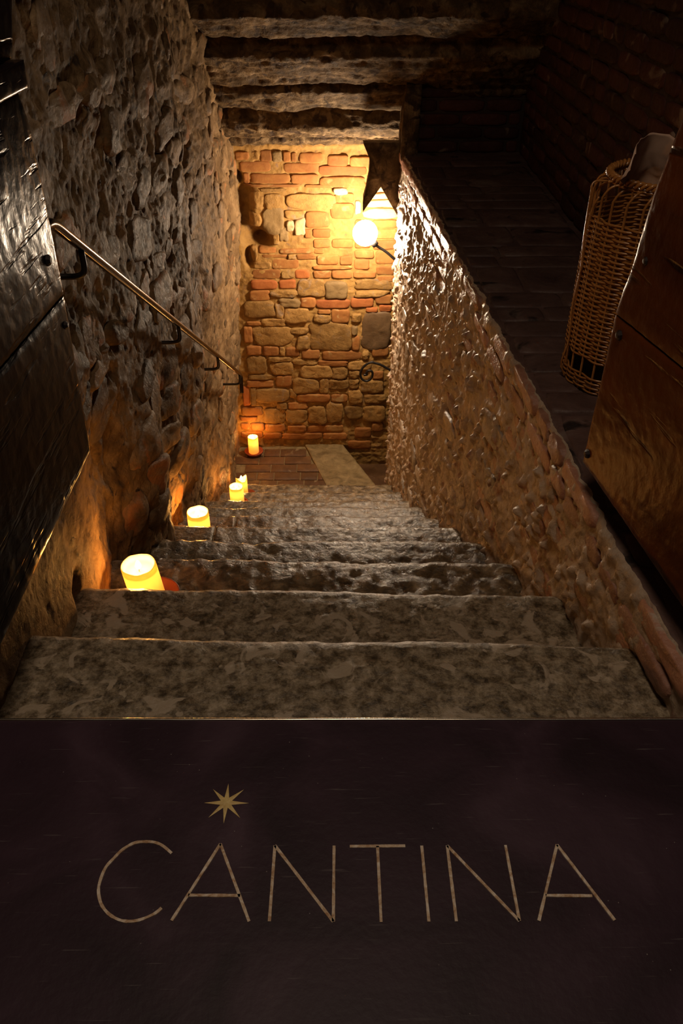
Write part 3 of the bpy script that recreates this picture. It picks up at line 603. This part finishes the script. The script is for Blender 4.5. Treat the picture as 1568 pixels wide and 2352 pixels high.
F = [[0, 1+(i+1) % 16, 1+i] for i in range(16)]; n = len(V); V2 = V+[(x, y, -.0006) for x, y, z in V]
F += [[1+i, 1+(i+1) % 16, n+1+(i+1) % 16, n+1+i] for i in range(16)]
mk('star', V2, F, M['inlay_gold'], pl, False)

# ------------------------------------------------------------ doors
def door(name, P0, P1, side, label, boards, mat, bolts, off=.038):
    """P0 hinge side, P1 free side on the floor plan; side = +1 face towards +x"""
    P0 = np.array(P0); P1 = np.array(P1); dr = (P1-P0)/np.linalg.norm(P1-P0); nr = np.array([dr[1], -dr[0]])
    if nr[0]*side < 0: nr = -nr
    root = empty(name, (P0[0], P0[1], 0)); tag(root, label, None, kind='structure')
    def W(s, z, h): return np.stack([P0[0]+dr[0]*s+nr[0]*h, P0[1]+dr[1]*s+nr[1]*h, z], -1)
    for nm, zb, zt, edge, proud, mt in boards:
        n1, n2 = 90, 50; u = np.linspace(0, 1, n1)**.8; v = np.linspace(0, 1, n2); U, V_ = np.meshgrid(u, v, indexing='ij')
        zl = lambda s: zb[0]+(zb[1]-zb[0])*s/.8; zh = lambda s: zt[0]+(zt[1]-zt[0])*s/.8
        zmid = zb[1]+(zt[1]-zb[1])*V_; se = np.interp(zmid, [e[0] for e in edge], [e[1] for e in edge])
        S_ = se*U; Z_ = zl(S_)+(zh(S_)-zl(S_))*V_
        G = W(S_, Z_, np.full_like(S_, proud)); 
        e = np.minimum(np.minimum((1-U)*se, V_*(zt[1]-zb[1])), (1-V_)*(zt[1]-zb[1]))
        hgt = proud+.0009*fbm(G, 16, 3)+.0008*fbm(G, 60, 2)-.003*np.exp(-e/.0035)
        S_ = S_+(U > .999)*.0015*fbm(G, 50, 2)
        G = W(S_, Z_, hgt)
        ring = [(i, 0) for i in range(n1)]+[(n1-1, j) for j in range(1, n2)]+[(i, n2-1) for i in range(n1-2, -1, -1)]+[(0, j) for j in range(n2-2, 0, -1)]
        T_ = np.array([G[i, j] for i, j in ring]); Bk = T_-np.array([nr[0], nr[1], 0])*(off+proud); m = len(ring)
        a = Acc(); a.add(G, gq(n1, n2, 0, side > 0)); a.add(np.concatenate([T_, Bk]), gq(2, m, 0, side < 0, True)); a.add(Bk, [list(range(m))])
        a.build(nm, mt, root)
    for s, z, r in bolts:
        a = Acc(); c0 = W(np.array(s), np.array(z), np.array(0.)); nn = np.array([nr[0], nr[1], 0])
        e1 = np.array([dr[0], dr[1], 0]); Mx = np.stack([e1, np.array([0, 0, 1.]), nn], 1)
        a.lathe([(0, r*.75), (r*.55, r*.68), (r*.9, r*.35), (r, 0), (r, -.006)], c0, 7, M=Mx)
        a.build('bolt', M['bolt_iron'], root, False)
    return root
DP, BW = M['dark_paint_wood'], M['brown_wood']
door('door_1', (-.571, .83), (-.567, 1.59), 1, 'open dark painted plank door leaf with glossy highlights on the left',
     [('board', (0., 0.), (.397, .355), [(0, .761), (.355, .803)], 0, DP),
      ('board', (.401, .360), (.752, .748), [(.36, .805), (.514, .812), (.69, .815), (.75, .788)], 0, DP),
      ('batten', (.752, .748), (.80, .792), [(.748, .80), (.80, .806)], .018, DP),
      ('board', (.80, .794), (1.25, 1.25), [(.79, .80), (.88, .862), (1.25, .87)], 0, DP)],
     None, [(.745, .452, .012), (.768, .306, .009)])
door('door_2', (.648, .83), (.558, 1.535), -1, 'open brown oak plank door leaf with visible grain on the right',
     [('board', (0., 0.), (.397, .349), [(0, .710), (.35, .701)], 0, BW),
      ('board', (.401, .354), (1.25, 1.25), [(.354, .700), (.45, .676), (.60, .653), (.732, .613), (1.0, .53), (1.25, .48)], .002, BW)],
     None, [(.662, .329, .011), (.688, .035, .011), (.624, .491, .009)])

# ------------------------------------------------------------ handrail on the left wall
hr = empty('handrail', (-.59, 1.8, .4)); tag(hr, 'round steel handrail on black brackets sloping down the left wall', 'handrail')
XH = -.592
pts = [(-.665, 1.60, .49), (-.615, 1.62, .492), (-.594, 1.66, .490), (XH, 1.72, .478), (XH, 1.80, .430)]
pts = list(spline(pts, 6))+[np.array([XH, 1.80+(4.50-1.80)*t, .430+(-1.275-.430)*t]) for t in np.linspace(.02, 1, 40)]
pts += list(spline([(XH, 4.52, -1.288), (XH, 4.56, -1.325), (XH, 4.555, -1.37), (XH, 4.54, -1.43)], 5))
a = Acc(); a.tube(pts, .0118, 20); a.build('rail', M['rail_steel'], hr)
for Yb in (1.878, 2.865, 3.72, 4.50):
    zr = .430+(-1.275-.430)*(Yb-1.80)/2.7
    wx = float(left_pt(np.array([[Yb]]), np.array([[zr-.07]]), 0)[0, 0, 0])
    a = Acc(); a.tube(spline([(XH, Yb, zr-.008), (XH, Yb, zr-.050), (XH-.006, Yb, zr-.066), (XH-.022, Yb, zr-.073), (XH-.05, Yb, zr-.074), (min(wx, XH-.06)-.012, Yb, zr-.074)], 5), .0075, 12)
    a.build('bracket', M['black_iron'], hr)
# scroll-ended rail of the lower flight
sr = empty('scroll_handrail', (.30, 5.2, -1.6)); tag(sr, 'thin black iron handrail end curled into a scroll low on the right', 'handrail')
P = spline([(x, 5.25, z) for x, z in SCROLL], 6); P = np.concatenate([[(.52, 5.22, -1.70)], P])
a = Acc(); a.tube(P, .0085, 12); a.build('rail', M['black_iron'], sr)
a = Acc(); a.tube([(.50, 5.23, -1.688), (.52, 5.30, -1.72), (.52, 5.49, -1.72)], .006, 8); a.build('bracket', M['black_iron'], sr)

# ------------------------------------------------------------ wall lamp
lp = empty('wall_lamp', LAMP_POS); tag(lp, 'bright round lamp on a dark arm near the back wall', 'lamp')
a = Acc(); th = np.linspace(0, PI, 15); a.lathe([(max(1e-4, .078*math.sin(t)), .078*math.cos(t)) for t in th], LAMP_POS, 28); a.build('bulb', M['bulb'], lp)
lx, ly, lz = LAMP_POS
a = Acc(); a.tube(spline([(lx+.060, ly+.01, lz-.060), (lx+.075, ly+.02, lz-.085), (lx+.14, ly+.03, lz-.13), (lx+.22, ly+.03, lz-.20)], 5), .009, 10); a.build('arm', M['black_iron'], lp)
a = Acc(); a.tube([(lx+.046, ly+.006, lz-.052), (lx+.068, ly+.014, lz-.078)], .022, 14); a.build('socket', M['black_iron'], lp)

# ------------------------------------------------------------ candles and saucers
def saucer(c, r, label):
    a = Acc(); a.lathe([(.001, .0), (r*.72, .0), (r*.80, .004), (r*.97, .022), (r, .028), (r*.965, .030), (r*.90, .026), (r*.74, .010), (.001, .008)], c, 40)
    o = a.build('saucer', M['terracotta'], None); tag(o, label, 'saucer', 'terracotta candle saucers'); return o
CW = (1.0, .42, .085)
def candle(c, r, h, label, power, wall=.010, pool=.028, broken=False, tilt=0.):
    root = empty('candle', c); tag(root, label, 'candle', 'pillar candles on the stairs')
    k = 40; a = Acc(); an = np.linspace(0, 2*PI, k, endpoint=False); rows = []
    rim = h+.003*vn(np.stack([np.cos(an)*2+c[1], np.sin(an)*2, 0*an], -1))
    if broken: rim = rim+.014*np.sin(an*2+.6)-.012*np.clip(np.cos(an-2.2), 0, 1)
    prof = [(.001, 0, 0), (r*.96, 0, 0), (r, .004, 0), (r*1.0, .35, 1), (r*.995, .8, 1), (r*.99, .96, 1), (r*.97, 1.0, 1), (r*.93, 1.0, 1), (r-wall, .93, 1)]
    for rr, z_, m_ in prof:
        zz = z_*rim if m_ else np.full(k, z_); rows.append(np.stack([rr*np.cos(an), rr*np.sin(an), zz], -1))
    rows.append(np.stack([(r-wall)*np.cos(an), (r-wall)*np.sin(an), np.full(k, h-pool)], -1))
    rows.append(np.stack([(r-wall)*.3*np.cos(an), (r-wall)*.3*np.sin(an), np.full(k, h-pool-.003)], -1))
    rows.append(np.stack([.001*np.cos(an), .001*np.sin(an), np.full(k, h-pool-.003)], -1))
    P = np.stack(rows); P[..., 0] += tilt*P[..., 2]; a.add(P+np.array(c), gq(len(rows), k, 0, False, True)); a.build('wax', M['wax'], root)
    zf = c[2]+h-pool; cx = c[0]+tilt*h
    a = Acc(); a.tube([(cx, c[1], zf-.004), (cx+.001, c[1], zf+.012)], .0012, 6); a.build('wick', M['wick'], root)
    fh = .034; a = Acc()
    a.lathe([(.0005, 0), (.006, .006), (.0085, .013), (.0065, .022), (.003, .030), (.0004, fh)], (cx, c[1], zf+.007), 14); a.build('flame', M['flame'], root)
    for nm, dz, pw, rad in (('candle_light', .034, power, .010), ('wax_fill_light', -.018, power*.10, .010)):  # second one: added light hidden in the wax, stands in for scattered flame light
        l = bpy.data.lights.new(nm, 'POINT'); l.energy = pw; l.color = CW; l.shadow_soft_size = rad
        o = bpy.data.objects.new(nm, l); COL.objects.link(o); o.location = (cx, c[1]-.0, zf+dz)
    return root
CAND = [((-.560, 1.785, -.650), .051, .140, 'largest pillar candle burning on the third stone step, nearest the camera', 3.6, False, -.10),
        ((-.632, 2.955, -1.334), .050, .145, 'wide pillar candle burning on the left end of a middle step', 5.0, False, 0),
        ((-.620, 4.110, -1.975), .0435, .125, 'front one of two close candles, even topped, low on the stairs', 3.0, False, 0),
        ((-.637, 4.49, -2.190), .038, .145, 'small candle with broken rim just behind an even topped one', 2.2, True, 0),
        ((-.645, 5.38, -2.402), .040, .140, 'slim candle in an open saucer on the brick landing', 2.8, False, 0)]
for c_, r_, h_, lb, pw, br, tl in CAND: candle(c_, r_, h_, lb, pw, pool=.026 if r_ > .045 else .022, broken=br, tilt=tl)
saucer((-.545, 1.785, -.653), .078, 'terracotta saucer under the largest candle, nearest the camera')
saucer((-.615, 4.105, -2.000), .066, 'terracotta saucer under the even topped candle low on the stairs')
saucer((-.61, 4.50, -2.213), .062, 'terracotta saucer under the small broken rimmed candle')
saucer((-.645, 5.38, -2.418), .074, 'terracotta saucer fully visible on the brick landing')

# ------------------------------------------------------------ wicker basket on the ledge
BC = np.array([.842, 2.12]); BR = .176; BZ0, BZ1 = -.078, .462
bk = empty('wicker_basket', (BC[0], BC[1], BZ0)); tag(bk, 'tall cylindrical wicker bottle basket standing on the right ledge', 'basket')
NS = 26
def stake_r(z): return BR*(1+.02*math.sin((z-BZ0)*5))
for i in range(NS):
    t = 2*PI*i/NS; pts = []
    for z in np.linspace(BZ0, BZ1-.03, 16): pts.append((BC[0]+stake_r(z)*math.cos(t), BC[1]+stake_r(z)*math.sin(t), z))
    for q in np.linspace(.25, 1, 5):
        rr = BR*(1-.16*q*q); pts.append((BC[0]+rr*math.cos(t+.10*q), BC[1]+rr*math.sin(t+.10*q), BZ1-.03+.03*math.sin(q*PI/2)))
    for q in (.3, .6, 1.): pts.append((BC[0]+BR*(.84-.03*q)*math.cos(t+.10+.32*q), BC[1]+BR*(.84-.03*q)*math.sin(t+.10+.32*q), BZ1-.004*q))
    a = Acc(); a.tube(pts, .0034, 6); a.build('stake', M['wicker'], bk)
def weave(a, z0, z1, dz, dens=5):
    n = NS*dens; z = z0; par = 0
    th_ = np.linspace(0, 2*PI, n, endpoint=False)
    while z < z1:
        rr = BR+.0050*np.cos(th_*NS/1.0/2.0*1.0+par*PI)*1.0
        zz = z+.0012*vn(np.stack([np.cos(th_)*3, np.sin(th_)*3, np.full(n, z*50)], -1))
        a.tube(np.stack([BC[0]+rr*np.cos(th_), BC[1]+rr*np.sin(th_), zz], -1), .0030, 5, closed=True); z += dz; par += 1
a = Acc(); weave(a, .015, .378, .0066); o = a.build('weave', M['wicker'], bk); o['kind'] = 'stuff'
a = Acc(); weave(a, BZ0+.004, -.030, .0066); o = a.build('base_weave', M['wicker'], bk); o['kind'] = 'stuff'
for dphi in (0, PI):
    a = Acc(); th_ = np.linspace(0, 2*PI, 200, endpoint=False)
    a.tube(np.stack([BC[0]+(BR*.83+.006*np.cos(th_*30+dphi))*np.cos(th_), BC[1]+(BR*.83+.006*np.cos(th_*30+dphi))*np.sin(th_), BZ1+.012+.006*np.sin(th_*30+dphi)], -1), .0048, 7, closed=True)
    a.build('rim_strand', M['wicker'], bk)
def strand(pts, r=.0028): a = Acc(); a.tube(spline(pts, 6), r, 6); a.build('loose_strand', M['wicker'], bk)
bx, by = BC
strand([(bx-.16, by-.02, .465), (bx-.195, by-.02, .462), (bx-.200, by-.03, .43), (bx-.198, by-.03, .33), (bx-.192, by-.03, .24), (bx-.196, by-.03, .14), (bx-.190, by-.03, .04), (bx-.196, by-.02, -.03), (bx-.18, by-.02, -.074)])
strand([(bx-.178, by-.03, .43), (bx-.19, by-.03, .40), (bx-.197, by-.035, .33), (bx-.190, by-.035, .24)])
strand([(bx-.02, by-.182, .29), (bx-.06, by-.190, .25), (bx-.098, by-.172, .19), (bx-.10, by-.168, .14), (bx-.075, by-.176, .09)])
# crumpled paper sheet on top of the basket
u = np.linspace(0, 1, 26); v = np.linspace(0, 1, 22); U, V_ = np.meshgrid(u, v, indexing='ij')
X = .672+.15*U; Z = .455-.045*U*(1-V_)+.105*V_+.012*np.sin(U*3); Y = 2.0+.05*np.sin(U*2.6)+.05*(1-V_)-.055*np.exp(-U/.12)*(.2+V_)
X = X+.030*np.exp(-((U-0)/.2)**2)*(1-V_)**2; P = np.stack([X, Y, Z], -1); P += .016*np.stack([ridge(P, 9, 2), fbm(P+4, 11, 2), ridge(P+8, 10, 2)], -1)
P = np.concatenate([P, (P+np.array([0, .0012, 0]))[:, ::-1]], 1)
pp = mk('paper_sheet', P.reshape(-1, 3), gq(26, 44, 0, False, True), M['paper'], None)
tag(pp, 'crumpled brown paper sheet lying on top of the wicker basket', 'paper')
